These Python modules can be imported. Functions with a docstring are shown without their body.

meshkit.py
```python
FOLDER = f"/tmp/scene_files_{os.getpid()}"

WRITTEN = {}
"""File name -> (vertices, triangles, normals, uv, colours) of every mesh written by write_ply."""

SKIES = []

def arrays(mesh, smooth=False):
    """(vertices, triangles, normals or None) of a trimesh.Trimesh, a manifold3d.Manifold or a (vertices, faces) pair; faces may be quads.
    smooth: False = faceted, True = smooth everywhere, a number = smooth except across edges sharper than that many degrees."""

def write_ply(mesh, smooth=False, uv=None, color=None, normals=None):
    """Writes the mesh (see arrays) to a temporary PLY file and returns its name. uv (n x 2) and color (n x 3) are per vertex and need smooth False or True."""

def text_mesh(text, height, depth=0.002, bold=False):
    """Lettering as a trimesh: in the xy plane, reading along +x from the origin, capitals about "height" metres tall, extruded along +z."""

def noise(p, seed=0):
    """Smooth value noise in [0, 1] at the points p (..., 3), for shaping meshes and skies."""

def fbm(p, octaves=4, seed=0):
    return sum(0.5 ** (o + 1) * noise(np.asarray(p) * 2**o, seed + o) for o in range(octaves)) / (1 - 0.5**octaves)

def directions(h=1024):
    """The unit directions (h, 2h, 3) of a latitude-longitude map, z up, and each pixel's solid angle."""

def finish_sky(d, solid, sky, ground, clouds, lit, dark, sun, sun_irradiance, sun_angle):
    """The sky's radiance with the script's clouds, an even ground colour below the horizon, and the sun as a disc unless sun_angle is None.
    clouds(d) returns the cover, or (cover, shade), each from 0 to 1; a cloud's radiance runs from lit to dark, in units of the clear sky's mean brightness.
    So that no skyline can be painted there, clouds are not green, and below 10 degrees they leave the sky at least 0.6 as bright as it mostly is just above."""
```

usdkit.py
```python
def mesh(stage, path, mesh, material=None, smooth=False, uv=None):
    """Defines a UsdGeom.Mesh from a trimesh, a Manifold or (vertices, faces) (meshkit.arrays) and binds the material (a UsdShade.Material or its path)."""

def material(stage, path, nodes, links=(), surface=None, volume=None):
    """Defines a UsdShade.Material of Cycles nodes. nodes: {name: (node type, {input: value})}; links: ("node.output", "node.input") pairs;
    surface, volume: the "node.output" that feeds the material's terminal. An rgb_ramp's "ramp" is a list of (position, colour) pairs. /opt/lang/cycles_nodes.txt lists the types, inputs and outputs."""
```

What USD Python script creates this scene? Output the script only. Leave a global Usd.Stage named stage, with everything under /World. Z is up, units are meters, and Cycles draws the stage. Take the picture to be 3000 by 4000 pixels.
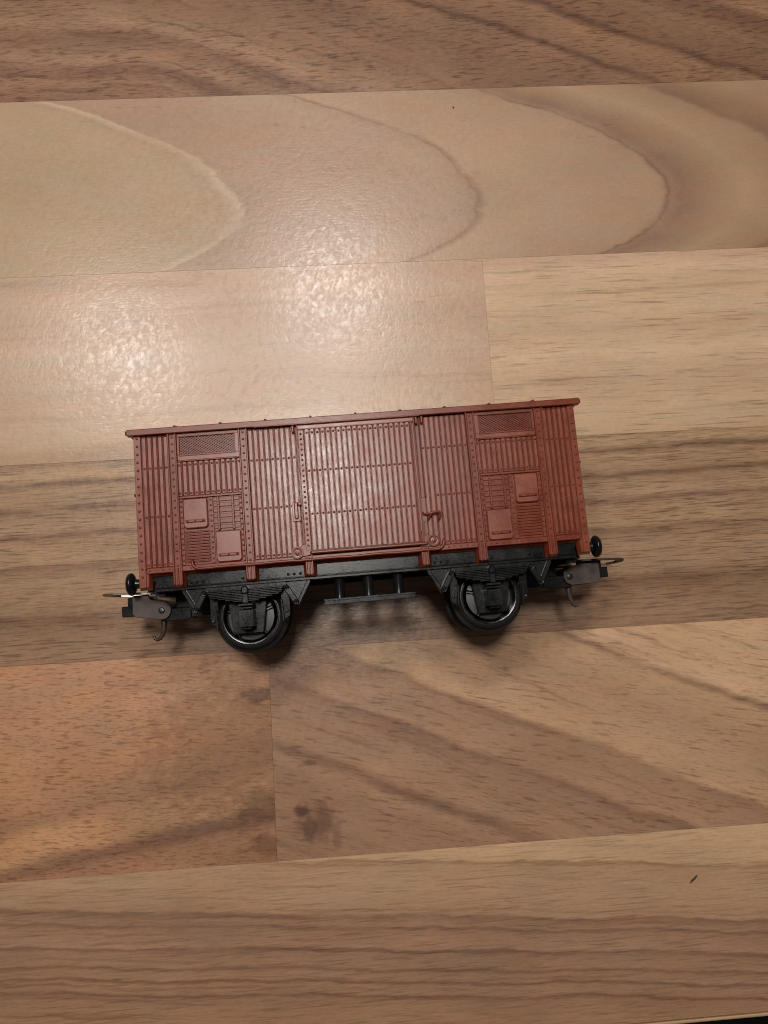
import math, random
import numpy as np, trimesh, usdkit, meshkit
from pxr import Usd, UsdGeom, UsdLux, UsdShade, Gf, Sdf
from scipy.spatial.transform import Rotation as Rn
from shapely.geometry import Polygon, LineString, box as sbox

random.seed(7); rng = np.random.default_rng(7)
stage = Usd.Stage.CreateInMemory()
UsdGeom.SetStageUpAxis(stage, 'Z'); UsdGeom.SetStageMetersPerUnit(stage, 1.0)
UsdGeom.Xform.Define(stage, '/World')

# ---------------------------------------------------------------- camera
H = 32.6                                    # mm: height of the wagon's upper side above the worktop
CAM_Z = (161.6 + H) / 1000
cam = UsdGeom.Camera.Define(stage, '/World/camera')
R = Rn.from_euler('xyz', [0.13625777, -0.040847, 0.0]).as_matrix()
m4 = np.eye(4); m4[:3, :3] = R.T; m4[3, :3] = (0, 0, CAM_Z)
cam.AddTransformOp().Set(Gf.Matrix4d(*m4.ravel().tolist()))
cam.CreateHorizontalApertureAttr(24.0); cam.CreateVerticalApertureAttr(32.0); cam.CreateFocalLengthAttr(24.0)
cam.CreateClippingRangeAttr(Gf.Vec2f(0.005, 50.0))
cam.CreateExposureAttr(-0.06)

# ---------------------------------------------------------------- light: three warm spots under the ceiling and the dim room
def lamp(name, xyz, watts, radius, color=(1.0, 0.95, 0.89)):
    l = UsdLux.SphereLight.Define(stage, '/World/' + name)
    l.CreateRadiusAttr(radius); l.CreateNormalizeAttr(True); l.CreateIntensityAttr(watts)
    l.CreateColorAttr(Gf.Vec3f(*color)); l.AddTranslateOp().Set(Gf.Vec3d(*[c / 1000 for c in xyz]))
lamp('spot_lamp', (-32, 136, 650), 2.65, 0.048)
lamp('spot_lamp_001', (-250, 290, 650), 1.5, 0.048)
lamp('spot_lamp_002', (-25, 372, 650), 1.75, 0.048)
dome = UsdLux.DomeLight.Define(stage, '/World/room_light')
roommat = usdkit.material(stage, '/World/Looks/room', {'b': ('background_shader', {'color': (1.0, 0.90, 0.80), 'strength': 0.075})}, surface='b.background')
UsdShade.MaterialBindingAPI.Apply(dome.GetPrim()).Bind(roommat)

# ---------------------------------------------------------------- helpers: prims
used = {}
def numbered(parent, name):
    k = (str(parent), name); n = used.get(k, 0); used[k] = n + 1
    return f'{parent}/{name}' if n == 0 else f'{parent}/{name}_{n:03d}'
def tag(p, label=None, category=None, group=None, kind=None):
    for k, v in (('label', label), ('category', category), ('group', group), ('kind', kind)):
        if v: p.SetCustomDataByKey(k, v)
    return p

# ---------------------------------------------------------------- helpers: meshes, all in millimetres (u right, v up, w towards the viewer)
def ring_offset(pts, d):
    p = np.asarray(pts, float); a = np.roll(p, 1, 0); b = np.roll(p, -1, 0)
    e1 = p - a; e2 = b - p
    n1 = np.c_[e1[:, 1], -e1[:, 0]] / np.maximum(np.linalg.norm(e1, axis=1), 1e-9)[:, None]
    n2 = np.c_[e2[:, 1], -e2[:, 0]] / np.maximum(np.linalg.norm(e2, axis=1), 1e-9)[:, None]
    return p + d * (n1 + n2) / np.maximum(1 + (n1 * n2).sum(1), 0.3)[:, None]
def rect(u0, u1, v0, v1):
    u0, u1 = min(u0, u1), max(u0, u1); v0, v1 = min(v0, v1), max(v0, v1)
    return [(u0, v0), (u1, v0), (u1, v1), (u0, v1)]
def rrect(u0, u1, v0, v1, r, r2=None, n=4):
    u0, u1 = min(u0, u1), max(u0, u1); r2 = r if r2 is None else r2; out = []
    for cx, cy, a0, q in ((u1 - r, v0 + r, -90, r), (u1 - r2, v1 - r2, 0, r2), (u0 + r2, v1 - r2, 90, r2), (u0 + r, v0 + r, 180, r)):
        for k in range(n + 1):
            t = math.radians(a0 + 90 * k / n); out.append((cx + q * math.cos(t), cy + q * math.sin(t)))
    return out
def stadium(p, q, r, n=6):
    p, q = np.array(p, float), np.array(q, float); a = math.atan2(*(q - p)[::-1]); out = []
    for c, a0 in ((q, a - math.pi / 2), (p, a + math.pi / 2)):
        for k in range(n + 1):
            t = a0 + math.pi * k / n; out.append((c[0] + r * math.cos(t), c[1] + r * math.sin(t)))
    return out
class MB:
    def __init__(s): s.V, s.F, s.n = [], [], 0
    def raw(s, v, f):
        v = np.asarray(v, float); s.V.append(v); s.F.append(np.asarray(f, int) + s.n); s.n += len(v); return s
    def poly(s, pts, w0, w1, c=0.06, grow=0.0):
        p = np.asarray(pts, float)
        if ((p[:, 0] * np.roll(p[:, 1], -1)) - (np.roll(p[:, 0], -1) * p[:, 1])).sum() < 0: p = p[::-1]
        rings = [(ring_offset(p, grow) if grow else p, w0), (p, w1 - c), (ring_offset(p, -c), w1)] if c else [(ring_offset(p, grow) if grow else p, w0), (p, w1)]
        n = len(p); V = np.vstack([np.c_[q, np.full(n, w)] for q, w in rings]); F = []
        for k in range(len(rings) - 1):
            for i in range(n):
                j = (i + 1) % n; a, b, c_, d = k * n + i, k * n + j, (k + 1) * n + j, (k + 1) * n + i
                F += [(a, b, c_), (a, c_, d)]
        def cap(q, off, flip):
            if n == 4: t = [(0, 1, 2), (0, 2, 3)]
            else:
                vv, t = trimesh.creation.triangulate_polygon(Polygon(q), engine='earcut')
                from scipy.spatial import cKDTree
                t = cKDTree(q).query(vv)[1][t]
            for x in t:
                x = list(x); A = q[x]
                if np.cross(A[1] - A[0], A[2] - A[0]) < 0: x = x[::-1]
                F.append([off + i for i in (x[::-1] if flip else x)])
        cap(rings[-1][0], (len(rings) - 1) * n, False); cap(rings[0][0], 0, True)
        return s.raw(V, F)
    def box(s, u0, u1, v0, v1, w0, w1, c=0.06, grow=0.0): return s.poly(rect(u0, u1, v0, v1), w0, w1, c, grow)
    def shape(s, g, w0, w1):
        for q in getattr(g, 'geoms', [g]):
            if q.area > 1e-4:
                t = trimesh.creation.extrude_polygon(q, w1 - w0, engine='earcut'); s.raw(t.vertices + [0, 0, w0], t.faces)
        return s
    def tube(s, path, r, n=8):
        P = np.asarray(path, float); r = np.broadcast_to(np.asarray(r, float), len(P)); T = np.gradient(P, axis=0)
        T /= np.linalg.norm(T, axis=1)[:, None]
        up = np.array([0.0, 0, 1]) if abs(T[0, 2]) < .9 else np.array([1.0, 0, 0]); V = []
        for i in range(len(P)):
            a = np.cross(T[i], up); a /= np.linalg.norm(a); b = np.cross(a, T[i]); up = b
            for k in range(n):
                t = 2 * math.pi * k / n; V.append(P[i] + r[i] * (math.cos(t) * a + math.sin(t) * b))
        F = []
        for i in range(len(P) - 1):
            for k in range(n):
                a, b = i * n + k, i * n + (k + 1) % n; F += [(a, b, b + n), (a, b + n, a + n)]
        c0 = len(V); V += [P[0] - T[0] * r[0] * .5, P[-1] + T[-1] * r[-1] * .5]
        for k in range(n):
            F += [(c0, (k + 1) % n, k), (c0 + 1, (len(P) - 1) * n + k, (len(P) - 1) * n + (k + 1) % n)]
        # orient outward
        F = np.array(F); V = np.array(V); m = trimesh.Trimesh(V, F, process=False)
        if m.volume < 0: F = F[:, ::-1]
        return s.raw(V, F)
    def rivet(s, u, v, w, r=0.27, h=0.17, n=8):
        V = []
        for rr, hh in ((r, -.03), (r * .95, h * .4), (r * .6, h * .85)):
            V += [(u + rr * math.cos(2 * math.pi * k / n), v + rr * math.sin(2 * math.pi * k / n), w + hh) for k in range(n)]
        V.append((u, v, w + h)); F = []
        for i in range(2):
            for k in range(n):
                a, b = i * n + k, i * n + (k + 1) % n; F += [(a, b, b + n), (a, b + n, a + n)]
        F += [(2 * n + k, 2 * n + (k + 1) % n, 3 * n) for k in range(n)]
        return s.raw(V, F)
    def lathe(s, prof, c, axis='w', n=56):
        # prof: list of (radius, position along the axis) from the viewer's side going back; c: the two other coordinates
        V, F = [], []
        for r, a in prof:
            for k in range(n):
                t = 2 * math.pi * k / n; x, y = r * math.cos(t), r * math.sin(t)
                V.append((c[0] + x, c[1] + y, a) if axis == 'w' else ((a, c[0] + x, c[1] + y) if axis == 'u' else (c[0] + x, a, c[1] + y)))
        for i in range(len(prof) - 1):
            for k in range(n):
                a, b = i * n + k, i * n + (k + 1) % n; F += [(a, b, b + n), (a, b + n, a + n)]
        V, F = np.array(V), np.array(F); m = trimesh.Trimesh(V, F, process=False)
        if m.volume < 0: F = F[:, ::-1]
        return s.raw(V, F)
    def section(s, pts, u0, u1, ends=0.0):
        # extrude a (v, w) outline along u
        p = np.asarray(pts, float); g = Polygon(p); n = len(p); V, F = [], []
        us = [(u0, -ends), (u0 + ends, 0), (u1 - ends, 0), (u1, -ends)] if ends else [(u0, 0), (u1, 0)]
        if ((p[:, 0] * np.roll(p[:, 1], -1)) - (np.roll(p[:, 0], -1) * p[:, 1])).sum() < 0: p = p[::-1]
        for u, d in us:
            q = ring_offset(p, d) if d else p; V += [(u, a, b) for a, b in q]
        for i in range(len(us) - 1):
            for k in range(n):
                a, b = i * n + k, i * n + (k + 1) % n; F += [(a, b, b + n), (a, b + n, a + n)]
        from scipy.spatial import cKDTree
        for off, flip in ((0, True), ((len(us) - 1) * n, False)):
            q = np.array(V)[off:off + n, 1:]; vv, t = trimesh.creation.triangulate_polygon(Polygon(q), engine='earcut'); t = cKDTree(q).query(vv)[1][t]
            for x in t:
                x = list(x); A = q[x]
                if np.cross(A[1] - A[0], A[2] - A[0]) < 0: x = x[::-1]
                F.append([off + i for i in (x[::-1] if flip else x)])
        return s.raw(V, F)
    def done(s, path, mat, smooth=35, lift=0.0):
        V = np.vstack(s.V) * .001; V[:, 2] += lift; F = np.vstack(s.F)
        m = trimesh.Trimesh(V, F, process=False)
        return usdkit.mesh(stage, path, m, mat, smooth=smooth).GetPrim()

# ---------------------------------------------------------------- helpers: node graphs
class L(str): pass
class G:
    def __init__(s): s.nodes, s.links, s.k = {}, [], 0
    def n(s, kind, out, **inp):
        s.k += 1; nm = f'n{s.k}'; vals = {}
        for k, v in inp.items():
            if isinstance(v, L): s.links.append((str(v), f'{nm}.{k}'))
            else: vals[k] = v
        s.nodes[nm] = (kind, vals); return L(f'{nm}.{out}')
    def m(s, op, a, b=0.0, c=0.0, clamp=False): return s.n('math', 'value', math_type=op, value1=a, value2=b, value3=c, use_clamp=clamp)
    def add(s, a, b): return s.m('add', a, b)
    def mul(s, a, b): return s.m('multiply', a, b)
    def mr(s, v, a, b, c=0.0, d=1.0, t='smoothstep'): return s.n('map_range', 'result', range_type=t, value=v, from_min=a, from_max=b, to_min=c, to_max=d, clamp=True)
    def mix(s, f, a, b, t='mix'): return s.n('mix_color', 'result', blend_type=t, fac=f, a=a, b=b)
    def noise(s, vec, su, sv, seed, detail=2.0, rough=0.5, dist=0.0, rot=0.0, sw=0.0):
        if rot: vec = s.n('mapping', 'vector', mapping_type='point', vector=vec, rotation=(0.0, 0.0, rot))
        q = s.n('mapping', 'vector', mapping_type='point', vector=vec, scale=(su, sv, sw), location=(seed * 7.31, seed * 3.77, seed * 1.93))
        return s.n('noise_texture', 'fac', vector=q, scale=1.0, detail=detail, roughness=rough, distortion=dist)
    def grey(s, v): return s.n('combine_color', 'color', r=v, g=v, b=v)
    def make(s, path, surface): return usdkit.material(stage, path, s.nodes, s.links, surface=str(surface))

# ---------------------------------------------------------------- materials
def plastic(name, col, rough, var=0.06, bump=0.00002, wear=0.0, spec=0.5):
    g = G(); pos = g.n('geometry', 'position'); mm = g.n('mapping', 'vector', vector=pos, scale=(1000.0, 1000.0, 1000.0))
    a = g.noise(mm, .25, .25, 1, 3.0, .6, sw=.25); b = g.noise(mm, 2.2, 2.2, 2, 3.0, .6, sw=2.2)
    base = g.mix(g.mr(a, .3, .7), tuple(c * (1 - var * 2) for c in col), tuple(min(1, c * (1 + var * 2)) for c in col))
    if wear:
        wv = g.mul(g.mr(b, .56, .75), g.mr(a, .42, .62)); base = g.mix(g.mul(wv, wear), base, (0.42, 0.30, 0.27))
    r = g.add(g.mul(g.m('subtract', b, .5), .22), g.add(g.mul(g.m('subtract', a, .5), .22), rough))
    h = g.n('bump', 'normal', height=b, strength=.5, distance=bump)
    return g.make('/World/Looks/' + name, g.n('principled_bsdf', 'BSDF', base_color=base, roughness=r, specular_ior_level=spec, normal=h))
RED = plastic('brown_red_plastic', (0.150, 0.027, 0.010), .31, .06, .000010, .08, .32)
REDW = plastic('worn_brown_red_plastic', (0.178, 0.0365, 0.0155), .31, .07, .000012, .14, .42)
BLACK = plastic('black_plastic', (0.006, 0.0063, 0.0068), .23, .12, .000014, 0.02, .28)
WHEEL = plastic('black_wheel_plastic', (0.012, 0.011, 0.011), .35, .1, .00001)
def metal(name, col, rough, metallic=1.0):
    g = G(); pos = g.n('geometry', 'position'); mm = g.n('mapping', 'vector', vector=pos, scale=(1000.0, 1000.0, 1000.0))
    a = g.noise(mm, .6, .6, 4, 4.0, .6, sw=.6)
    base = g.mix(g.mr(a, .3, .7), tuple(c * .75 for c in col), tuple(c * 1.25 for c in col))
    return g.make('/World/Looks/' + name, g.n('principled_bsdf', 'BSDF', base_color=base, metallic=metallic, roughness=g.mr(a, .2, .8, rough * .8, rough * 1.25)))
RIM = metal('blackened_rim_metal', (.035, .035, .037), .20)
BRONZE = metal('browned_metal', (.055, .039, .033), .50, .4)
BRASS = metal('dark_brass', (.060, .042, .027), .42, .6)
STEEL = metal('worn_steel_edge', (.30, .27, .23), .38)
def flat(name, col, rough=.8):
    g = G(); return g.make('/World/Looks/' + name, g.n('principled_bsdf', 'BSDF', base_color=col, roughness=rough))
CORE = flat('chipboard_core', (.10, .06, .035)); DARKROOM = flat('dark_floor', (.004, .004, .004)); LINT = flat('dark_lint', (.03, .018, .02), .7)

def wood(name, seed, t=(0, 1, 0, 0, 0), ramp=((0, (.3, .2, .12)),), t0=0, t1=1, wob=(2.0, .6), pores=(.22, 1.7, .60, .70, .5), pore_rot=0.0, pore_mask=(.35, .6), streak=(.012, .55, .25),
         streak_mask=None, fibre=.12, tint=.25, spots=(), ramp_kink=None, rough=.255, dense=0.0, blotch=.12, gain=1.0, fade=.62):
    """ramp over t = A u + B v + C_up (v-vc)^2 above vc, C_dn below; all mm in the worktop's own axes."""
    g = G(); ob = g.n('texture_coordinate', 'object'); mm = g.n('mapping', 'vector', vector=ob, scale=(1000.0, 1000.0, 1000.0))
    x = g.n('separate_xyz', 'x', vector=mm); k = x.split('.')[0]; u, v = L(k + '.x'), L(k + '.y')
    A, B, Cu, Cd, vc = t
    T = g.add(g.mul(u, A), g.mul(v, B))
    if ramp_kink: T = g.add(T, g.mul(g.m('smoothmax', g.m('subtract', u, ramp_kink[0]), 0.0, 20.0), ramp_kink[1]))
    if Cu or Cd:
        d = g.m('subtract', v, vc); up = g.m('maximum', d, 0.0); dn = g.m('minimum', d, 0.0)
        T = g.add(T, g.add(g.mul(g.mul(up, up), Cu), g.mul(g.mul(dn, dn), Cd)))
    n1 = g.noise(mm, .035, .07, seed, 2.0, .5); n2 = g.noise(mm, .16, .5, seed + 1, 3.0, .6)
    T = g.add(T, g.add(g.mul(g.m('subtract', n1, .5), wob[0] * 2), g.mul(g.m('subtract', n2, .5), wob[1] * 2)))
    f = g.m('divide', g.m('subtract', T, float(t0)), float(t1 - t0), clamp=True)
    col = g.n('rgb_ramp', 'color', ramp=[((p - t0) / (t1 - t0), tuple(gain * x * k_ for x, k_ in zip(c, (1.01, 1.045, 1.105)))) for p, c in ramp], interpolate=True, fac=f)
    xs = np.linspace(t0, t1, 400); pp = np.array([p for p, _ in ramp]); cc = np.array([q for _, q in ramp]) * gain * np.array([1.01, 1.045, 1.105])
    tab = np.stack([np.interp(xs, pp, cc[:, i]) for i in range(3)], 1); kern = np.exp(-.5 * (np.arange(-60, 61) * (t1 - t0) / 400 / max(3.0, (t1 - t0) / 30)) ** 2); kern /= kern.sum()
    soft = np.stack([np.convolve(np.pad(tab[:, i], 60, mode='edge'), kern, 'valid') for i in range(3)], 1)
    col2 = g.n('rgb_ramp', 'color', ramp=[(float(i / 399), tuple(soft[i])) for i in range(0, 400, 7)] + [(1.0, tuple(soft[-1]))], interpolate=True, fac=f)
    col = g.mix(g.mr(g.noise(mm, .045, .09, seed + 21, 4.0, .65), (.44), .70, .0, fade), col, col2)
    # broad blotches and a shift of hue
    bl = g.noise(mm, .03, .06, seed + 2, 3.0, .55)
    col = g.mix(1.0, col, g.grey(g.mr(bl, .25, .75, 1 - blotch, 1 + blotch, 'linear')), 'multiply')
    hu = g.noise(mm, .06, .12, seed + 3, 3.0, .6)
    tc = g.mix(g.mr(hu, .35, .65), (1.0, .96, .90), (1.0, 1.0, 1.06)); tc2 = g.mix(g.mr(g.noise(mm, .05, .2, seed + 4), .4, .65), (1.06, .96, .90), (.96, 1.0, .97))
    col = g.mix(tint, col, g.mix(1.0, col, g.mix(1.0, tc, tc2, 'multiply'), 'multiply'))
    # long streaks along the grain
    su, sv, sa = streak
    Tv = g.n('combine_xyz', 'vector', x=u, y=T if B else v, z=0.0)
    sn = g.noise(Tv, su, sv, seed + 5, 4.0, .62)
    sk = g.mr(sn, .52, .72)
    if streak_mask: sk = g.mul(sk, g.mr(u, streak_mask[0], streak_mask[1], streak_mask[2], streak_mask[3]))
    col = g.mix(g.mul(sk, sa), col, g.mix(1.0, col, (.40, .33, .29), 'multiply'))
    sl = g.mr(g.noise(Tv, su * 1.4, sv * .8, seed + 9, 3.0, .6), .55, .75)
    col = g.mix(g.mul(sl, sa * .55), col, g.mix(1.0, col, (1.35, 1.3, 1.2), 'multiply'))
    # pores
    pu, pv, lo, hi, pa = pores
    for j, (q, amp) in enumerate(((1.0, 1.0), (1.9, .7))):
        pn = g.noise(mm, pu * q, pv * q, seed + 6 + j, 2.0, .5, rot=pore_rot)
        pk = g.mul(g.mr(pn, lo, hi), g.mr(g.noise(mm, .05, .11, seed + 8 + j, 2.0, .5), pore_mask[0], pore_mask[1], dense, 1.0))
        col = g.mix(g.mul(pk, pa * amp), col, g.mix(1.0, col, (.36, .30, .27), 'multiply'))
    # fibre
    fb = g.noise(mm, .25, 3.2, seed + 11, 3.0, .65, rot=pore_rot)
    col = g.mix(1.0, col, g.grey(g.mr(fb, .25, .75, 1 - fibre, 1 + fibre, 'linear')), 'multiply')
    pb = g.noise(mm, .9, 1.7, seed + 12, 3.0, .6)
    col = g.mix(1.0, col, g.grey(g.mr(pb, .3, .7, .95, 1.05, 'linear')), 'multiply')
    for su_, sv_, ru, rv, amt, c in spots:
        du = g.m('divide', g.m('subtract', u, su_), ru); dv = g.m('divide', g.m('subtract', v, sv_), rv)
        dd = g.m('sqrt', g.add(g.mul(du, du), g.mul(dv, dv)))
        dd = g.add(dd, g.mul(g.m('subtract', g.noise(mm, .35, .5, seed + 13, 3.0, .6), .5), 1.3))
        col = g.mix(g.mr(dd, .35, 1.05, amt, 0.0), col, c)
    # the pressed laminate texture
    e1 = g.noise(mm, .80, .55, seed + 14, 3.0, .6, dist=.6, rot=.35); e2 = g.noise(mm, .35, 1.9, seed + 15, 2.0, .6)
    hgt = g.add(g.mul(e1, 1.0), g.mul(e2, .35))
    bp = g.n('bump', 'normal', height=hgt, strength=BUMP, distance=.000042)
    rr = g.mr(e1, .3, .7, rough - .05, rough + .07)
    return g.make('/World/Looks/' + name, g.n('principled_bsdf', 'BSDF', base_color=col, roughness=.6, specular_ior_level=.12, coat_weight=.75, coat_roughness=rr, coat_ior=1.5, coat_normal=bp))
BUMP = 1.0

# ---------------------------------------------------------------- the worktop: strips glued side by side
worktop = UsdGeom.Xform.Define(stage, '/World/tabletop'); worktop.AddRotateZOp().Set(3.58044)
tag(worktop.GetPrim(), 'wooden worktop of broad light and dark brown strips under the wagon', 'tabletop', kind='structure')
def c(r, g_, b): return tuple(((x / 255 + .055) / 1.055) ** 2.4 if x > 10 else x / 3294 for x in (r, g_, b))
V = [193.2, 143.21, 93.25, 43.29, -6.67, -56.63, -99.35]
row1 = wood('strip_brown_streaked', 11, (0, 1, 0, 0, 0), [(120, c(118, 86, 66)), (143, c(122, 88, 68)), (148, c(134, 100, 78)), (152, c(104, 74, 58)), (155, c(140, 108, 84)), (162, c(112, 82, 64)), (166, c(142, 110, 86)), (172, c(128, 97, 74)), (178, c(120, 90, 70)), (188, c(116, 86, 66)),
    (197.5, c(124, 92, 70)), (199.5, c(84, 58, 44)), (201, c(118, 87, 66)), (209, c(132, 99, 74)), (211.5, c(86, 60, 45)), (213, c(112, 82, 62)), (222, c(122, 91, 68)), (230, c(96, 68, 52)), (233, c(130, 98, 74)), (260, c(120, 90, 68))],
    120, 260, (3.5, 1.2), (.20, 1.5, .54, .66, .62), -.05, (.3, .55), (.025, .6, .55), ramp_kink=(-45, .4), streak_mask=(-60, 60, 1.0, .45), tint=.45, blotch=.16, gain=1.2)
row2 = wood('strip_pale_flame', 31, (1, 0, .043, .085, 109), [(-160, c(168, 136, 108)), (-70, c(174, 147, 116)), (-34, c(176, 148, 118)), (-29.5, c(172, 144, 116)), (-27, c(186, 158, 130)), (-25.6, c(192, 164, 138)), (-24.4, c(166, 136, 112)), (-16, c(170, 138, 114)), (15, c(172, 140, 116)), (34, c(176, 146, 122)), (40, c(170, 138, 114)), (41.2, c(142, 110, 90)), (42.6, c(178, 148, 120)), (70, c(174, 142, 116)),
    (92, c(170, 139, 112)), (93.2, c(128, 96, 78)), (94.6, c(150, 117, 94)), (98, c(140, 108, 90)), (104, c(152, 120, 94)), (116, c(170, 138, 108)), (134, c(158, 126, 98)), (137, c(132, 100, 80)), (142, c(140, 108, 82)), (160, c(162, 130, 102))],
    -160, 160, (5.0, 1.5), (.22, 1.2, .62, .74, .30), 0, (.5, .7), (.02, .5, .0), tint=.5, fibre=.05, blotch=.07, gain=0.92)
row3a = wood('strip_pale_smooth', 47, (0, 1, 0, 0, 0), [(40, c(170, 140, 112)), (46, c(168, 138, 110)), (49, c(184, 154, 126)), (60, c(180, 150, 124)), (72, c(186, 156, 130)), (80, c(178, 146, 120)), (86, c(184, 152, 126)), (91, c(176, 142, 116)), (94, c(182, 150, 122))],
    40, 94, (2.0, .6), (.25, 1.4, .60, .74, .35), 0, (.45, .7), (.015, .4, .22), tint=.5, fibre=.06, blotch=.08, gain=0.98)
row3b = wood('strip_pale_dashed', 53, (0, 1, 0, 0, 0), [(40, c(168, 138, 108)), (50, c(184, 154, 122)), (58, c(176, 146, 116)), (66, c(190, 160, 128)), (72, c(176, 146, 116)), (78, c(188, 158, 126)), (85, c(184, 154, 122)), (89, c(192, 162, 132)), (92, c(180, 146, 120)), (94, c(182, 150, 122))],
    40, 94, (1.6, .5), (.075, 1.5, .58, .68, .50), 0, (.3, .55), (.012, .42, .32), tint=.4, fibre=.06, blotch=.06, dense=.3, gain=1.08)
row4 = wood('strip_tan_lined', 67, (-.008, 1, 0, 0, 0), [(-8, c(140, 108, 82)), (-4, c(146, 114, 88)), (2, c(138, 106, 80)), (4.6, c(116, 86, 64)), (7, c(152, 120, 92)), (14, c(158, 126, 96)), (17.6, c(130, 98, 74)), (19, c(162, 130, 98)), (24.5, c(152, 120, 92)), (25.5, c(122, 92, 70)), (27, c(164, 132, 102)), (31, c(150, 118, 90)), (32, c(116, 86, 62)), (33.5, c(158, 126, 96)), (37, c(160, 128, 98)), (38.4, c(112, 82, 60)), (40, c(172, 140, 106)), (42, c(166, 134, 102)), (44, c(140, 108, 82))],
    -8, 44, (1.4, .9), (.12, 2.2, .53, .64, .65), 0, (.3, .6), (.018, 1.0, .62), streak_mask=(-70, 70, .45, 1.0), tint=.45, fibre=.08, blotch=.10, dense=.25, gain=1.0)
row5a = wood('strip_orange_brown', 79, (-.17, 1, 0, 0, 0), [(-58, c(126, 90, 64)), (-48, c(132, 96, 70)), (-44, c(126, 90, 66)), (-42.2, c(104, 73, 55)), (-40.4, c(110, 79, 59)), (-38, c(144, 108, 78)), (-33, c(148, 111, 80)), (-30, c(126, 92, 68)), (-20, c(140, 102, 73)), (-8, c(146, 108, 80)), (4, c(150, 111, 82)), (12, c(142, 100, 68))],
    -58, 12, (2.6, 1.0), (.30, 1.7, .53, .66, .52), .06, (.25, .5), (.03, .28, .35), streak_mask=(-60, 0, .4, 1.0), tint=.5, fibre=.08, blotch=.22, dense=.35,
    spots=((-30, -30, 30, 24, .42, c(92, 66, 50)), (-24, -17.3, 6, 2.6, .5, c(78, 50, 36)), (-24, -44, 9, 5, .45, c(86, 58, 42)), (-22, -53, 8, 4, .5, c(88, 58, 42))), gain=1.55)
row5b = wood('strip_slanting_grain', 83, (.43, 1, 0, 0, 0), [(-70, c(126, 95, 73)), (-45, c(124, 93, 72)), (-41, c(134, 102, 78)), (-38.5, c(104, 76, 58)), (-36, c(136, 104, 80)), (-25, c(126, 95, 74)), (-22.6, c(108, 80, 62)), (-21, c(138, 106, 82)), (-12, c(128, 97, 75)), (-10.2, c(122, 92, 70)), (-9, c(156, 122, 92)), (-5, c(150, 118, 90)), (5, c(142, 110, 84)), (13.6, c(152, 120, 90)), (15.2, c(112, 84, 64)), (17, c(168, 136, 106)), (24, c(160, 128, 98)), (40, c(166, 134, 102)), (60, c(150, 118, 92))],
    -70, 60, (2.2, .8), (.20, 1.5, .56, .68, .5), .20, (.3, .6), (.02, .30, .38), tint=.4, fibre=.09, blotch=.10, dense=.2,
    spots=((-12.2, -48.2, 6.5, 6.5, .45, c(104, 72, 54)), (-9.5, -48.0, 3.2, 5.0, .5, c(92, 62, 46)), (-14.6, -45.6, 2.4, 2.6, .75, c(70, 48, 38)), (-13.2, -49.6, 2.2, 4.0, .6, c(84, 57, 46)), (-12.4, -34.4, 2.4, .9, .75, c(98, 66, 52)), (-6.6, -52, 1.6, 4.5, .5, c(104, 72, 56))), gain=1.4)
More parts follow.
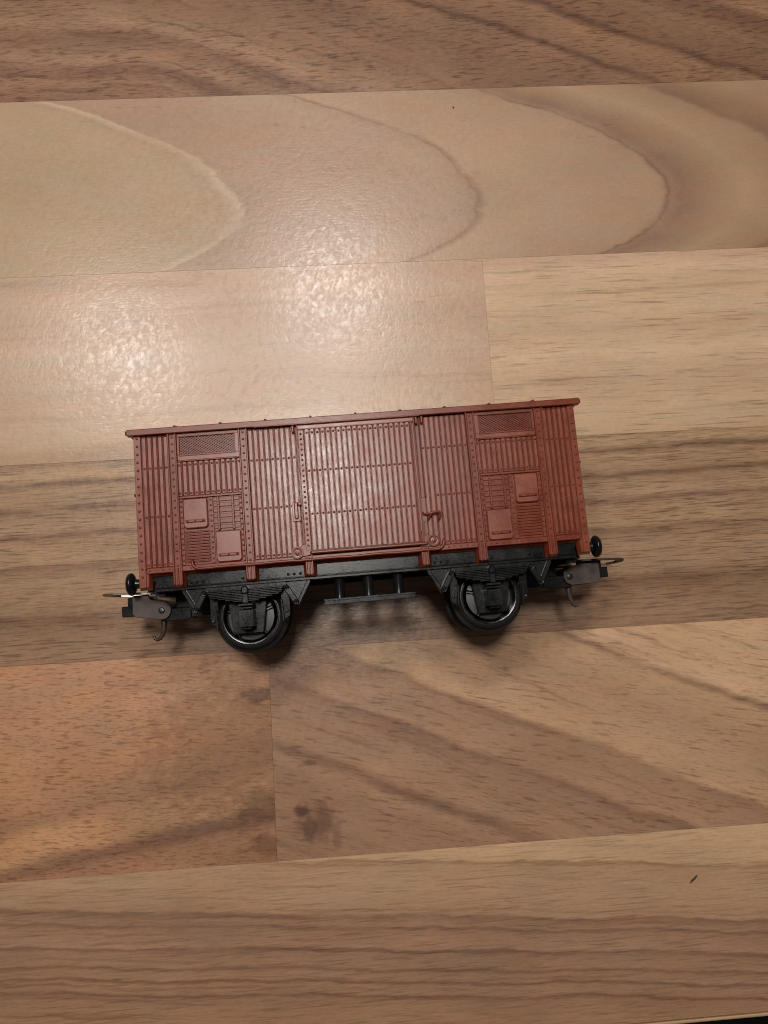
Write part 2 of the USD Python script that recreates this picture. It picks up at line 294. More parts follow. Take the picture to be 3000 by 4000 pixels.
row6 = wood('strip_long_dark_lines', 97, (.085, 1, 0, 0, 0), [(-112, c(128, 95, 70)), (-100, c(136, 102, 76)), (-93, c(140, 106, 80)), (-89.0, c(132, 98, 74)), (-88.4, c(104, 75, 57)), (-87.8, c(136, 102, 78)), (-86, c(138, 104, 79)), (-85.3, c(102, 74, 56)), (-84.8, c(140, 107, 82)), (-83.2, c(134, 101, 77)), (-82.7, c(110, 81, 62)), (-82.0, c(138, 105, 81)), (-79, c(132, 100, 77)), (-78.4, c(106, 78, 60)), (-77.8, c(142, 109, 85)), (-74.0, c(134, 101, 78)), (-73.3, c(108, 80, 62)), (-72.7, c(138, 105, 82)), (-71.2, c(126, 94, 72)), (-70.5, c(110, 82, 63)), (-69.9, c(146, 114, 88)), (-64, c(154, 122, 94)), (-59.0, c(150, 118, 90)), (-58.4, c(128, 97, 72)), (-57.6, c(166, 134, 102)), (-50, c(172, 140, 106))],
    -112, -48, (1.5, .8), (.10, 2.2, .55, .69, .38), .0, (.25, .55), (.016, .9, .42), tint=.4, fibre=.10, blotch=.12, dense=.4, gain=1.22)
spare = [wood(f'strip_other_{"abc"[i]}', 120 + 17 * i, (0, 1, 0, 0, 0), [(0, c(*a)), (30, c(*b)), (60, c(*a))], 0, 60, (3, 1), (.15, 1.5, .55, .67, .5), 0, (.3, .6), (.014, .4, .4)) for i, (a, b) in enumerate((((150, 118, 90), (132, 100, 76)), ((176, 146, 116), (160, 128, 100)), ((134, 96, 68), (146, 108, 78))))]
def strip(u0, u1, v0, v1, mat):
    g = .012
    MB().box(u0 + g, u1 - g, v0 + g, v1 - g, -3.0, 0.0, c=.03).done(numbered('/World/tabletop', 'wood_strip'), mat, smooth=False)
for k, (spans) in enumerate([[(-230, 260, row1)], [(-210, 240, row2)], [(-240, 40.2, row3a), (40.2, 330, row3b)], [(-260, 250, row4)], [(-300, -21.2, row5a), (-21.2, 300, row5b)], [(-200, 280, row6)]]):
    for u0, u1, mt in spans: strip(u0, u1, V[k + 1], V[k], mt)
    strip(-620, spans[0][0], V[k + 1], V[k], spare[k % 3]); strip(spans[-1][1], 620, V[k + 1], V[k], spare[(k + 1) % 3])
for j in range(6):
    v0 = 193.2 + 50 * j
    for i, (u0, u1) in enumerate(((-620, -250 + 60 * (j % 3)), (-250 + 60 * (j % 3), 110 + 45 * (j % 4)), (110 + 45 * (j % 4), 620))): strip(u0, u1, v0, v0 + 50, spare[(i + j) % 3])
MB().box(-620, 620, -100.2, 493.2, -38, -3.05, c=0).done('/World/tabletop/core', CORE, False)
# rounded front lip behind a fine groove
lip = [(-100.75, -38), (-99.75, -38), (-99.75, -.18)] + [(-99.95 - .8 * math.sin(t), -.95 + .95 * math.cos(t) - .02) for t in np.linspace(0, math.pi / 2, 7)]
EDGE = wood('edge_band', 140, (0, 1, 0, 0, 0), [(-110, c(176, 142, 104)), (-90, c(184, 150, 112))], -110, -90, (1, .5), streak=(.02, .8, .3))
MB().section(lip, -620, 620).done('/World/tabletop/edge_band', EDGE, 40)
fl = usdkit.mesh(stage, '/World/floor', ([(-6, -6, -.9), (6, -6, -.9), (6, 6, -.9), (-6, 6, -.9)], [(0, 1, 2, 3)]), DARKROOM).GetPrim()
tag(fl, 'dark floor far below the worktop edge', 'floor', kind='structure')

# ---------------------------------------------------------------- the wagon
ROOT = '/World/goods_wagon'
wag = UsdGeom.Xform.Define(stage, ROOT); wag.AddTranslateOp().Set(Gf.Vec3d(.001985, .02602, 0)); wag.AddRotateZOp().Set(4.845)
tag(wag.GetPrim(), 'reddish brown toy goods wagon with black underframe lying on its side', 'toy wagon')
LIFT = H / 1000
def part(name, mb, mat=RED, parent=ROOT, label=None, smooth=35, kind=None):
    path = numbered(parent, name); p = mb.done(path, mat, smooth, LIFT); tag(p, label, kind=kind); return path
def rivets(pts, parent, mat=RED, r=.27, h=.17, w=0.0):
    b = MB()
    for q in pts: b.rivet(q[0] + random.uniform(-.03, .03), q[1] + random.uniform(-.03, .03), q[2] if len(q) > 2 else w, r, h)
    part('rivets', b, mat, parent, smooth=60, kind='stuff')
BK = -31.5                                            # w of the far side
mir = lambda w: BK - w
PW, PIT, W0 = .73, 1.136, -.33
def plank(parent, uc, v0, v1, w0=W0, w1=0.0, wd=PW):
    j = random.uniform(-.012, .012); part('plank', MB().box(uc - wd / 2, uc + wd / 2, v0, v1, w0, w1 + j, .07), REDW, parent, smooth=False)

# side wall facing up
wall = MB().box(-47.45, 47.45, -13.3, 16.3, -1.6, W0, 0)
wall.poly(rect(-47.2, 47.2, -13.3, -12.3), -1.6, -.12, .3, .62)           # flared lower edge
secs = [(-45.42, 5, 1.136, -12.1, 16.1), (-22.95, 9, 1.136, -12.1, 15.8)]
for sg in (-1, 1):
    for u0, n, pt, v0, v1 in secs:
        for k in range(n + 1):
            uc = u0 + pt * (k - .5)
            if -40.6 < uc < -38 or uc < -45.95: continue
            wall.box(sg * uc - .11, sg * uc + .11, v0, v1, W0 - .05, .02, .095)
    for k in range(12):
        if k: wall.box(sg * (-38.25 + 1.15 * (k - .5)) - .11, sg * (-38.25 + 1.15 * (k - .5)) + .11, 2.6, 9.8, W0 - .05, .04, .095)
W = part('side_wall', wall)
for sg in (-1, 1):
    for u0, n, pt, v0, v1 in secs:
        for k in range(n): plank(W, sg * (u0 + pt * k), v0, v1)
    for k in range(12): plank(W, sg * (-38.25 + 1.15 * k), 2.5, 9.85)
    rivets([(sg * (-45.42 + 1.136 * k), v) for v in (15.75, 8.9, -1.5, -11.55) for k in range(5)] + [(sg * (-22.95 + 1.136 * k), v) for v in ((8.98, -1.46, -11.55) if sg < 0 else (15.7, 9.0, -1.42, -11.5)) for k in range(9) if not (v == -1.46 and k > 6)] +
           [(sg * (-38.25 + 1.15 * k), v) for v in (9.15, 3.05) for k in range(12)], W)
# sill with its rivets
sill = MB().box(-45.9, 45.9, -13.35, -12.2, W0, .28, .12)
S = part('sill', sill)
rivets([(sg * u, -12.75, .28) for sg in (-1, 1) for u in (45.2, 43.9, 42.5, 41.1, 36.7)] + [(u, -12.75, .28) for u in (37.2, 35.9, 34.5, 33.1, 31.8, 30.4, 29, 27.6, 26.3, 22.6, 21.3, 19.9, 18.5, 17.4)], S, r=.24, h=.14)
def foot(b, u, hw=.95, top=-12.4, bot=-16.35, front=.25):
    b.poly([(u - hw * .9, bot), (u + hw * .9, bot), (u + hw, top), (u - hw, top)], -1.6, front, .2, .5)
for uc in (-39.45, -24.45, 24.45, 39.45):
    b = MB(); foot(b, uc)
    b.box(uc - 1.0, uc + 1.0, -13.3, 16.15, W0, .2, .08)
    for du in (-.78, .78): b.box(uc + du - .2, uc + du + .2, -16.1, 16.15, .1, .72, .12)
    b.box(uc - .17, uc + .17, -16.1, -12.6, .1, .62, .1)
    P = part('post', b)
    rivets([(uc, 15.3 - 1.52 * k, .2) for k in range(19)], P, r=.25, h=.2)
for uc in (-12.2, 12.2):
    b = MB(); foot(b, uc)
    for du in (-.62, .62): b.box(uc + du - .19, uc + du + .19, -16.1, -12.0, .1, .7, .12)
    b.box(uc - .16, uc + .16, -16.1, -12.6, .1, .6, .1)
    part('post', b)
for sg in (-1, 1):
    b = MB().box(sg * 46.02, sg * 47.5, -16.2, 16.2, -1.5, .26, .1)
    b.poly([(sg * 45.5, -16.3), (sg * 47.5, -16.3), (sg * 47.5, -12.6), (sg * 44.8, -12.6), (sg * 45.35, -13.5)], -1.6, -.05, .25, .35)
    P = part('corner_strip', b, REDW)
    rivets([(sg * 46.8, 15.5 - 1.735 * k, .26) for k in range(18)], P, r=.29, h=.2)
# ventilation flap with its crossed lattice, on both ends
for sg in (-1, 1):
    f = lambda a: sg * a
    fr = sbox(-38.45, 10.15, -25.45, 16.1).difference(sbox(-38.05, 11.3, -26.35, 15.25))
    b = MB()
    for u0, u1, v0, v1 in ((-38.45, -25.45, 10.15, 11.25), (-38.45, -25.45, 15.3, 16.1), (-38.45, -38.0, 11.25, 15.3), (-26.35, -25.45, 11.25, 15.3)): b.box(f(u0), f(u1), v0, v1, W0, .16, .05)
    for u0, u1, v0, v1 in ((-38.2, -26.2, 11.05, 11.32), (-38.2, -26.2, 15.2, 15.45), (-38.2, -37.93, 11.32, 15.2), (-26.45, -26.2, 11.32, 15.2)): b.box(f(u0), f(u1), v0, v1, W0, .36, .08)
    b.box(f(-38.45), f(-25.45), 9.86, 10.1, W0, .32, .08)
    P = part('vent', b, REDW)
    win = sbox(*sorted((f(-37.95), f(-26.4)))[:1], 11.3, sorted((f(-37.95), f(-26.4)))[1], 15.22); lat = MB()
    for d, (lo, hi, ww) in ((1, (W0 - .1, .02, .17)), (-1, (W0 - .1, -.07, .15))):
        slope = .72 * d * sg
        for k in range(-14, 32):
            u = sorted((f(-37.95), f(-26.4)))[0] + k * .74
            ln = LineString([(u, 11), (u + 4.6 / slope, 15.6)]).buffer(ww / 2, cap_style=2).intersection(win)
            if not ln.is_empty: lat.shape(ln, lo, hi)
    part('lattice', lat, parent=P, smooth=False)
# rails, hatches, louvres and the small grid under the flap
for sg in (-1, 1):
    f = lambda a: sg * a
    part('rail', MB().box(f(-38.6), f(-25.5), 1.9, 2.4, W0, .28, .1))
    b = MB(); pts = []
    for u0, u1 in ((-38.5, -37.85), (-32.45, -31.6), (-25.95, -25.5)):
        b.box(f(u0), f(u1), -12.1, 1.85, W0, .08, .05); pts += [(f((u0 + u1) / 2), 1.3 - 1.13 * k, .08) for k in range(12)]
    P = part('rivet_strip', b); rivets(pts, P, r=.24, h=.18)
    for (u0, u1, v0, v1, bv) in ((-37.78, -32.7, -4.55, 1.75, -3.35), (-31.35, -26.05, -12.1, -5.55, -10.9)):
        P = part('hatch', MB().poly(rrect(f(u0), f(u1), v0, v1, .75, .35), W0, .5, .2), REDW)
        q = MB().poly(rrect(f(u0 + .45), f(u1 - .55), bv, bv + .62, .22), .4, .78, .12)
        Q = part('latch_bar', q, parent=P)
        b2 = MB()
        for k in range(3): b2.rivet(f(u0 + .85 + (u1 - u0 - 1.8) * k / 2), bv + .31, .78, .23, .17)
        part('rivets', b2, parent=P, kind='stuff', smooth=60)
    P = part('louvre', MB().box(f(-37.8), f(-32.5), -12.1, -4.75, W0, -.16, 0))
    for k in range(11):
        v = -5.05 - .625 * k; part('slat', MB().box(f(-37.7), f(-32.6), v - .4, v, W0, .12, .14), parent=P, smooth=False)
    P = part('grid', MB().box(f(-31.55), f(-26.0), -5.4, 1.85, W0, -.16, 0))
    for k in range(6): part('slat', MB().box(f(-31.5), f(-26.05), .85 - 1.17 * k, 1.65 - 1.17 * k, W0, .06 + random.uniform(-.02, .02), .08), parent=P, smooth=False)
    for uc in (-30.45, -27.4): part('bar', MB().box(f(uc - .24), f(uc + .24), -5.3, 1.85, W0, .42, .1), parent=P, smooth=False)
    g2 = MB()
    for uc in (-30.45, -27.4):
        for k in range(3): g2.box(f(uc - .3), f(uc + .3), .1 - 2.3 * k, .55 - 2.3 * k, W0, .5, .08)
    part('bracket', g2, parent=P)

# the sliding door
DW = .5
b = MB().box(-13.0, 12.35, -11.6, 16.05, W0, DW, .06)
for k in range(21): uc = -10.85 + PIT * (k - .5); b.box(uc - .11, uc + .11, -11.2, 14.85, DW - .06, DW + .30, .10)
b.box(11.45, 11.75, -11.3, 14.8, DW - .06, DW + .30, .10); b.box(12.05, 12.35, -11.3, 15.9, DW - .02, DW + .4, .1)
D = part('sliding_door', b)
for k in range(20): plank(D, -10.85 + PIT * k, -11.2, 14.85, DW - .06, DW + .30)
part('header', MB().box(-12.75, 12.3, 14.95, 15.75, DW - .02, DW + .22, .08).box(-12.75, 12.3, 14.75, 15.0, DW, DW + .42, .1).box(-13.0, 12.6, 15.75, 16.1, DW, DW + .55, .14), REDW, D)
part('side_strip', MB().box(-12.72, -11.55, -11.3, 14.7, DW - .02, DW + .22, .08).box(-13.02, -12.78, -10, 16, DW - .3, DW + .3, .08), parent=D)
part('bottom_ledge', MB().box(-11.7, 12.9, -11.95, -11.35, W0, DW + .75, .2), parent=D)
rivets([(-10.85 + PIT * k, v, DW + .30) for v in (14.0, 5.74, -3.49) for k in range(20)] + [(-12.14, 13.86 - 1.143 * k, DW + .22) for k in range(22)], D, r=.27, h=.2)
part('fold_plate', MB().box(12.25, 13.3, -11.6, -1.85, W0, DW + .15, .1).box(12.45, 12.62, -9.9, -7.0, DW, DW + .28, .06).box(12.45, 13.2, -7.15, -7.0, DW, DW + .28, .06).box(12.45, 13.2, -9.95, -9.8, DW, DW + .28, .06))
part('door_channel', MB().box(13.35, 13.62, -1.8, 15.7, W0, .42, .1).box(12.42, 12.6, -1.8, 15.7, W0, .3, .06))
for u in (12.75, 13.95, -13.75): part('door_hanger', MB().poly(rrect(u - .3, u + .3, 14.2, 15.9, .28), W0, 1.0, .2))
part('door_latch', MB().poly(rrect(-15.05, -13.3, -4.85, -.75, .2), W0, .35, .1).poly(rrect(-14.6, -13.75, -4.35, -.75, .4, .15), .3, .8, .2).poly(rrect(-13.75, -12.95, -1.6, -.75, .2), .3, 1.0, .2))
hk = MB().tube([(12.45, -5.05, .9), (12.6, -5.5, 1.0), (13.2, -5.45, 1.15), (14.2, -5.3, 1.2), (15.3, -5.15, 1.2), (15.95, -5.25, 1.2), (16.05, -5.7, 1.15), (15.85, -6.4, 1.05), (15.5, -7.0, .8)], [.2, .24, .27, .3, .3, .32, .32, .3, .22])
hk.tube([(14.2, -5.35, 1.15), (13.9, -5.9, 1.05), (13.45, -6.6, .8)], [.28, .26, .2])
part('door_hook', hk, smooth=70)
for sg, (ru, rv) in ((-1, (-14.55, -11.5)), (1, (14.2, -11.15))):
    b = MB().poly([(sg * 11.8, -8.9), (sg * 12.7, -9.4), (sg * 14.4, -10.6), (sg * 14.9, -11.6), (sg * 13.6, -12.4), (sg * 11.8, -12.2)], W0, .66, .12)
    P = part('roller_plate', b)
    part('roller', MB().lathe([(0, 1.25), (.3, 1.22), (.38, 1.0), (.62, .98), (.68, .78), (.92, .8), (1.02, 1.05), (1.2, 1.05), (1.28, .8), (1.28, .1), (0, .1)], (ru, rv), n=24), parent=P, smooth=40)
arc = lambda cu, cv, r, a0, a1, n=7: [(cu + r * math.cos(math.radians(a0 + (a1 - a0) * k / (n - 1))), cv + r * math.sin(math.radians(a0 + (a1 - a0) * k / (n - 1))), .85) for k in range(n)]
rail = MB().tube([(-36.35, -11.2, .7), (-36.33, -11.7, .85)] + arc(-34.95, -11.72, 1.36, 185, 265) + [(x, -13.08 + .05 * math.sin(x * .6), .85) for x in np.linspace(-34, 14, 30)] + arc(14.65, -11.35, 1.72, 275, 355) + [(16.38, -10.95, .7)], .3, 10)
for u in (-35.5, -24.4, -12.2, 0.0, 12.2): rail.box(u - .3, u + .3, -13.35, -12.8, W0, .8, .1)
part('door_rail', rail, smooth=70)

# roof, ends and the far side
half = (1.05 - (BK - 1.05)) / 2; mid = BK / 2
def roof_v(w, rise=1.9): return 17.35 + rise * (1 - ((w - mid) / half) ** 2)
top = [(17.2, 1.12), (17.32, 1.0)] + [(roof_v(w), w) for w in np.linspace(.95, BK - .95, 21)] + [(17.32, BK - 1.0), (17.2, BK - 1.12)]
sec = [(16.0, 1.0), (16.15, 1.12)] + top + [(16.15, BK - 1.12), (16.0, BK - 1.0), (16.0, BK + .4), (16.35, BK + 1.5), (16.35, -1.5), (16.0, -.4)]
RF = part('roof', MB().section(sec, -49.05, 49.05, .45), smooth=30)
for u in (-38.8, -29.1, -19.5, -9.8, -.1, 9.6, 19.3, 29.1, 38.8):
    part('roof_rib', MB().tube([(u, 17.2, .55)] + [(u, roof_v(w) + .04, w) for w in np.linspace(.3, BK - .3, 17)]+ [(u, 17.2, BK - .55)], .3, 8), parent=RF, smooth=60)
part('gutter_strip', MB().box(-22, 13.6, 15.85, 16.15, 0, 1.2, .1), parent=RF)
for sg in (-1, 1):
    b = MB().section([(-13.6, -.6), (16.3, -.6)] + [(roof_v(w) - .6, w) for w in np.linspace(-2, BK + 2, 9)] + [(16.3, BK + .6), (-13.6, BK + .6)], *sorted((sg * 46.4, sg * 47.48)))
    P = part('end_wall', b)
    part('lamp_bracket', MB().lathe([(0, sg * 48.75), (.22, sg * 48.7), (.34, sg * 48.45), (.4, sg * 47.3), (0, sg * 47.3)], (3.95, -3.2), 'u', 12), parent=P, smooth=50)
b = MB().box(-47.45, 47.45, -13.6, 16.3, BK + .12, BK + 1.5, 0)
for uc in (-46.8, -39.45, -24.45, -12.2, 12.2, 24.45, 39.45, 46.8): b.box(uc - .9, uc + .9, -16.3, 16.0, BK - .3, BK + 1.4, 0)
part('side_wall', b, smooth=False)

# ---------------------------------------------------------------- underframe, black
part('floor_frame', MB().box(-46.2, 46.2, -14.9, -13.7, BK + 2, -2.0, 0).box(-44, 44, -16.2, -14.95, BK + 10, -11, 0), BLACK, smooth=False)
def solebar(wf):
    b = MB(); s = wf
    b.box(-44.6, 44.6, -17.2, -13.9, *sorted((s(-3.2), s(-1.95))), 0)
    if s(0) == 0:
        b.box(-44.6, 44.6, -17.2, -16.55, -2.2, -1.15, .14); b.box(-44.6, 44.6, -16.45, -16.2, -2.2, -1.75, .08)
    return b
SB = part('solebar', solebar(lambda w: w), BLACK, smooth=False)
rivets([(sg * u, -15.66, -1.95) for sg in (-1, 1) for u in (37.28, 36.1, 34.83, 26.56, 16.94, 15.68, 14.39)], SB, BLACK, r=.33, h=.3)
part('solebar', solebar(mir), BLACK, smooth=False)
for sg in (-1, 1):
    part('headstock', MB().box(sg * 44.7, sg * 46.0, -17.3, -13.7, BK + 3.2, -3.0, .0).box(sg * 43.2, sg * 45.2, -17.9, -16.6, BK + 5, -3.4, .0), BLACK, smooth=False)
for sg in (-1, 1):
    f = lambda a: sg * a; cu = 26.05
    # leaf spring
    P = part('leaf_spring', MB().box(f(cu - 8.6), f(cu + 8.6), -18.2, -17.1, -2.6, -1.35, .1), BLACK)
    for k, hl in enumerate((8.0, 7.85, 7.7, 7.55, 7.1, 5.75, 4.3, 2.75)):
        vt = -17.88 - .345 * k; sag = .0
        part('leaf', MB().box(f(cu - hl), f(cu + hl), vt - .3, vt, -1.9, -.55 + .05 * math.sin(k * 2.1), .07), BLACK, P, smooth=False)
    q = MB().poly(rrect(f(cu - .62), f(cu + .62), -21.0, -17.9, .2), -1.2, -.05, .15).poly(rrect(f(cu - .78), f(cu + .78), -19.1, -17.35, .5, .75), -1.2, .35, .3)
    part('buckle', q, BLACK, P)
    # axle guard, axle box
    cg = 26.2
    P = part('axle_guard', MB().poly([(f(cg - 4.45), -18.2), (f(cg + 4.45), -18.2), (f(cg + 3.05), -27.25), (f(cg - 3.05), -27.25)], -5.0, -4.2, .1), BLACK)
    b = MB().poly(rrect(f(cu - 1.55), f(cu + 1.55), -25.9, -22.35, .15), -4.6, .15, .1)
    b.poly(rrect(f(cu - 1.6), f(cu + 1.6), -21.6, -21.0, .15), -4.6, .3, .15).box(f(cu - 1.3), f(cu + 1.3), -22.15, -21.75, -4.6, -.1, .08).box(f(cu - .9), f(cu + .9), -26.35, -26.05, -4.6, -.3, .08)
    AB = part('axle_box', b, BLACK)
    tl = MB(); tu = f(cu) - .02
    tl.poly([(tu - .22, -25.15), (tu + .22, -25.15), (tu + .22, -24.25), (tu + .5, -24.25), (tu + .5, -24.5), (tu + .78, -24.5), (tu + .78, -23.85), (tu - .78, -23.85), (tu - .78, -24.5), (tu - .5, -24.5), (tu - .5, -24.25), (tu - .22, -24.25)], .1, .34, .04)
    part('letter_t', tl, BLACK, AB, smooth=False)
    # hangers with shackles
    for tri, bar, up, lo in (([(-39.1, -17.1), (-33.6, -17.1), (-36.35, -22.3)], ((-38.75, -17.5), (-36.45, -21.75)), (-34.45, -18.3), (-36.3, -21.5)),
                             ([(-18.9, -17.1), (-12.2, -17.1), (-15.2, -22.55)], ((-12.75, -17.5), (-15.25, -21.9)), (-17.42, -18.4), (-15.58, -21.5))):
        P = part('hanger', MB().poly([(f(a), b_) for a, b_ in tri], -2.4, -1.6, .1).poly(stadium(*[(f(a), b_) for a, b_ in bar], .42), -2.0, -.95, .15), BLACK)
        b = MB().poly(stadium((f(up[0]), up[1]), (f(lo[0]), lo[1]), .62), -1.4, -.25, .15)
        Q = part('shackle', b, BLACK, P)
        pins = MB()
        for h_ in (up, lo): pins.lathe([(0, .28), (.25, .25), (.36, .1), (.38, -.05), (.5, -.02), (.58, -.2), (.58, -.5)], (f(h_[0]), h_[1]), n=16)
        part('pin', pins, BLACK, P, smooth=50)
    # brake shoes
    P = part('brake_shoe', MB().poly([(f(-33.95), -18.2), (f(-32.2), -18.2), (f(-32.2), -22.0), (f(-33.1), -22.6), (f(-33.9), -24.2)], -4.2, -3.2, .1).poly([(f(-33.9), -24.0), (f(-32.95), -22.3), (f(-32.75), -25.1), (f(-33.35), -25.0)], -4.0, -2.9, .1).poly([(f(-32.95), -22.2), (f(-32.45), -21.95), (f(-32.2), -26.2), (f(-32.65), -26.0)], -4.0, -2.3, .12), BLACK)
    part('pin', MB().lathe([(0, -2.6), (.25, -2.65), (.34, -2.9), (.34, -3.2)], (f(-33.4), -24.3), n=14), BLACK, P, smooth=50)
    P = part('brake_shoe', MB().poly([(f(-18.95), -18.2), (f(-17.15), -18.2), (f(-17.1), -23.6), (f(-18.0), -24.9), (f(-18.9), -24.6)], -4.2, -3.2, .1).poly([(f(-18.4), -21.4), (f(-17.15), -23.2), (f(-17.2), -24.2), (f(-18.3), -25.0)], -4.0, -2.9, .1).poly([(f(-19.05), -20.6), (f(-18.6), -20.7), (f(-18.35), -25.2), (f(-18.8), -25.4)], -4.0, -2.3, .12), BLACK)
    part('pin', MB().lathe([(0, -2.6), (.25, -2.65), (.34, -2.9), (.34, -3.2)], (f(-17.75), -23.3), n=14), BLACK, P, smooth=50)
    # wheels
    wu, wv = sg * 25.9, -23.65
    def wheel(fn, front):
        pr = [(0, -6.2), (1.3, -6.2), (1.4, -7.1), (4.9, -7.3), (5.05, -5.95), (5.1, -5.8), (6.2, -5.72), (6.5, -5.85), (6.82, -6.25), (6.98, -8.1), (7.3, -8.4), (7.75, -8.5), (7.95, -8.75), (7.95, -9.1), (7.7, -9.4), (6.8, -9.5), (0, -9.5)]
        Wp = part('wheel', MB().lathe([(r, fn(a)) for r, a in pr], (wu, wv), n=72), WHEEL, smooth=32)
        rm = [(5.08, -6.2), (5.08, -5.74)] + [(5.12 + .95 * t, -5.72 + .30 * math.sin(t * math.pi * .56) ** 1.2) for t in np.linspace(0, 1, 9)] + [(6.16, -5.6), (6.18, -5.9)]
        part('rim', MB().lathe([(r, fn(a)) for r, a in rm], (wu, wv), n=72), RIM, Wp, smooth=40)
        if front:
            for k in range(5):
                an = math.radians(72 * k + 20); s_ = MB().tube([(wu + 1.2 * math.cos(an), wv + 1.2 * math.sin(an), -6.9), (wu + 5.0 * math.cos(an), wv + 5.0 * math.sin(an), -6.9)], .38, 6)
                part('spoke', s_, WHEEL, Wp, smooth=60)
    wheel(lambda w: w, True); wheel(mir, False)
    part('axle', MB().lathe([(0, -4.8), (1.0, -4.8), (1.0, BK + 4.8), (0, BK + 4.8)], (wu, wv), n=20), WHEEL)
# brake reservoir: three stubs on a step bar
b = MB().box(-9.75, 9.6, -22.75, -21.85, -3.6, -1.5, .1).box(-9.9, 9.75, -21.95, -21.45, -5.0, -2.2, .1)
P = part('step_bar', b, BLACK, label='narrow step bar hung below the solebar')
for u in (-6.42, -.2, 6.25): part('post', MB().lathe([(0, -16.8), (1.22, -16.8), (1.12, -18.5), (1.05, -20.5), (1.15, -21.6), (0, -21.6)], (u, -3.6), 'v', 22), BLACK, P, smooth=50)
# buffers
for sg in (-1, 1):
    for wb in (-6.8, -24.7):
        pr = [(0, 52.1), (1.2, 52.05), (1.9, 51.85), (2.35, 51.5), (2.48, 51.1), (2.42, 50.7), (1.9, 50.3), (1.1, 50.05), (1.0, 49.3), (.98, 48.9), (1.25, 48.8), (1.3, 46.0), (0, 46.0)]
        part('buffer', MB().lathe([(r, sg * a) for r, a in pr], (-14.75, wb), 'u', 28), BLACK, smooth=45)
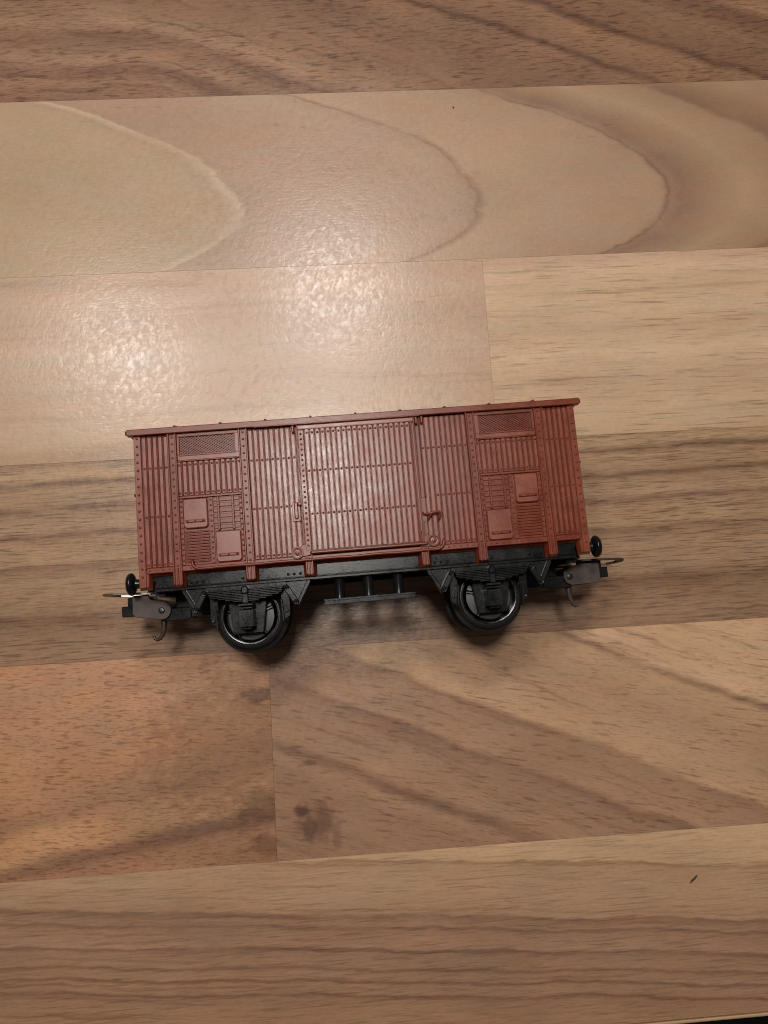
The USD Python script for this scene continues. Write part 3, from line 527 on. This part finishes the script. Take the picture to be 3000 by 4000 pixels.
# couplings
def loop(path, r, flat_): return MB().tube(path, r, 8)
def coupling(sg):
    f = lambda a: sg * a
    if sg < 0:
        out = [(-52.5, -17.0), (-49.0, -16.9), (-48.75, -17.75), (-48.4, -18.15), (-46.9, -18.2), (-46.0, -18.4)] + [(-46.15 + 2.05 * math.cos(t), -20.65 + 2.1 * math.sin(t)) for t in np.linspace(1.2, -1.2, 9)] + [(-46.2, -22.75), (-52.0, -21.75), (-52.6, -21.0)]
        z = -17.1; pin = (-46.18, -20.7)
    else:
        out = [(44.6, -19.5), (45.4, -18.75), (48.5, -18.0), (52.6, -18.05), (53.0, -18.5), (53.0, -21.8), (52.2, -22.65), (46.2, -22.75), (45.0, -22.1), (44.5, -21.0)]
        z = -17.7; pin = (45.9, -20.75)
    P = part('coupling', MB().poly(out, -12.6, -12.1, .12).poly(out, -19.6, -19.1, .0), BRONZE, label='brown metal coupling bracket' if sg < 0 else 'blackened metal coupling bracket')
    part('pin', MB().lathe([(0, -11.9), (.5, -11.85), (.72, -12.0), (.75, -12.6)], pin, n=18), WHEEL, P, smooth=50)
    # block and arm of black plastic
    part('block', MB().poly(rrect(f(49.5), f(55.15), -21.5, -19.15, .15), -18.6, -13.0, .15).box(f(49.5), f(53.85), -19.3, -17.3, -18.4, -13.2, .1), BLACK, P)
    part('arm', MB().poly(rrect(f(39.8), f(46.6), -23.2, -20.3, .9), -19.0, -12.9, .2).box(f(36), f(43.2), -22.6, -17.2, -18.5, -13.2, .1), BLACK, P)
    tip = 59.0
    path = [(44.6, -11.6), (50, -11.2), (54, -11.4), (57.2, -12.2), (58.7, -13.8), (59.1, -15.8), (58.7, -17.8), (57.2, -19.4), (54, -20.2), (50, -20.3), (44.6, -20.0)]
    dv = .018
    pts = np.array([(f(u), z + .9 * (1 if sg < 0 else -.3) * (u - 45) / 14 + (w + 15.8) * (.03 if sg < 0 else .09), w) for u, w in path])
    # a flat band bent into a loop: rectangular section
    b = MB(); n = len(pts); Vv, Ff = [], []
    T = np.gradient(pts, axis=0); T /= np.linalg.norm(T, axis=1)[:, None]; side = np.cross(T, [0, 1.0, 0]); side /= np.linalg.norm(side, axis=1)[:, None]
    for i in range(n):
        for a, q in ((-.75, -.22), (.75, -.22), (.75, .22), (-.75, .22)): Vv.append(pts[i] + side[i] * a + np.array([0, q, 0]))
    for i in range(n - 1):
        for k in range(4):
            a, q = i * 4 + k, i * 4 + (k + 1) % 4; Ff += [(a, q, q + 4), (a, q + 4, a + 4)]
    Ff += [(0, 2, 1), (0, 3, 2), (n * 4 - 4, n * 4 - 3, n * 4 - 2), (n * 4 - 4, n * 4 - 2, n * 4 - 1)]
    mm = trimesh.Trimesh(Vv, Ff, process=False); Ff = np.array(Ff)[:, ::-1] if mm.volume < 0 else Ff
    part('loop', b.raw(Vv, Ff), STEEL if sg < 0 else BRONZE, P, smooth=30)
    if sg < 0: hp = [(-46.3, -22.3, -14.6), (-46.35, -23.6, -14.6), (-46.45, -24.8, -14.6), (-46.75, -25.9, -14.6), (-47.3, -26.8, -14.6), (-48.0, -27.1, -14.6), (-48.55, -26.75, -14.6), (-48.65, -26.2, -14.5)]; rs = [.75, .7, .62, .52, .45, .4, .36, .28]
    else: hp = [(46.0, -22.3, -14.6), (46.0, -23.6, -14.6), (46.05, -24.9, -14.6), (46.25, -26.0, -14.6), (46.6, -27.0, -14.6), (47.2, -27.55, -14.6), (47.8, -27.4, -14.6), (48.05, -26.95, -14.5)]; rs = [.8, .75, .65, .5, .42, .36, .3, .24]
    part('hook', MB().tube(hp, rs, 10), BRASS if sg < 0 else BRONZE, P, smooth=70)
coupling(-1); coupling(1)

# ---------------------------------------------------------------- crumbs on the worktop
def on_top(u, v):
    a = math.radians(3.58044); return (u * math.cos(a) - v * math.sin(a), u * math.sin(a) + v * math.cos(a))
x0, y0 = on_top(79.25, -68.3)
b = MB().tube([(-.95, -.75, .22), (-.4, -.2, .28), (.15, .25, .3), (.6, .75, .26), (.95, 1.05, .2)], [.10, .2, .22, .17, .07], 7)
p = b.done('/World/lint_fibre', LINT, 60); UsdGeom.Xformable(p).AddTranslateOp().Set(Gf.Vec3d(x0 / 1000, y0 / 1000, 0))
tag(p, 'tiny dark curled lint fibre on the pale lower right strip', 'lint')
for (u, v, r, lab) in ((35.8, 137.6, .26, 'tiny dark crumb near the top edge of the pale flame grained strip'),):
    x0, y0 = on_top(u, v); s = trimesh.creation.icosphere(2, r); s.vertices *= 1 + .35 * (meshkit.noise(s.vertices * 4 + u)[:, None] - .5); s.vertices[:, 2] *= .5; s.vertices[:, 2] += r * .35
    path = numbered('/World', 'crumb'); p = usdkit.mesh(stage, path, (s.vertices * .001, s.faces), LINT, smooth=True).GetPrim(); UsdGeom.Xformable(p).AddTranslateOp().Set(Gf.Vec3d(x0 / 1000, y0 / 1000, 0))
    tag(p, lab, 'crumb')
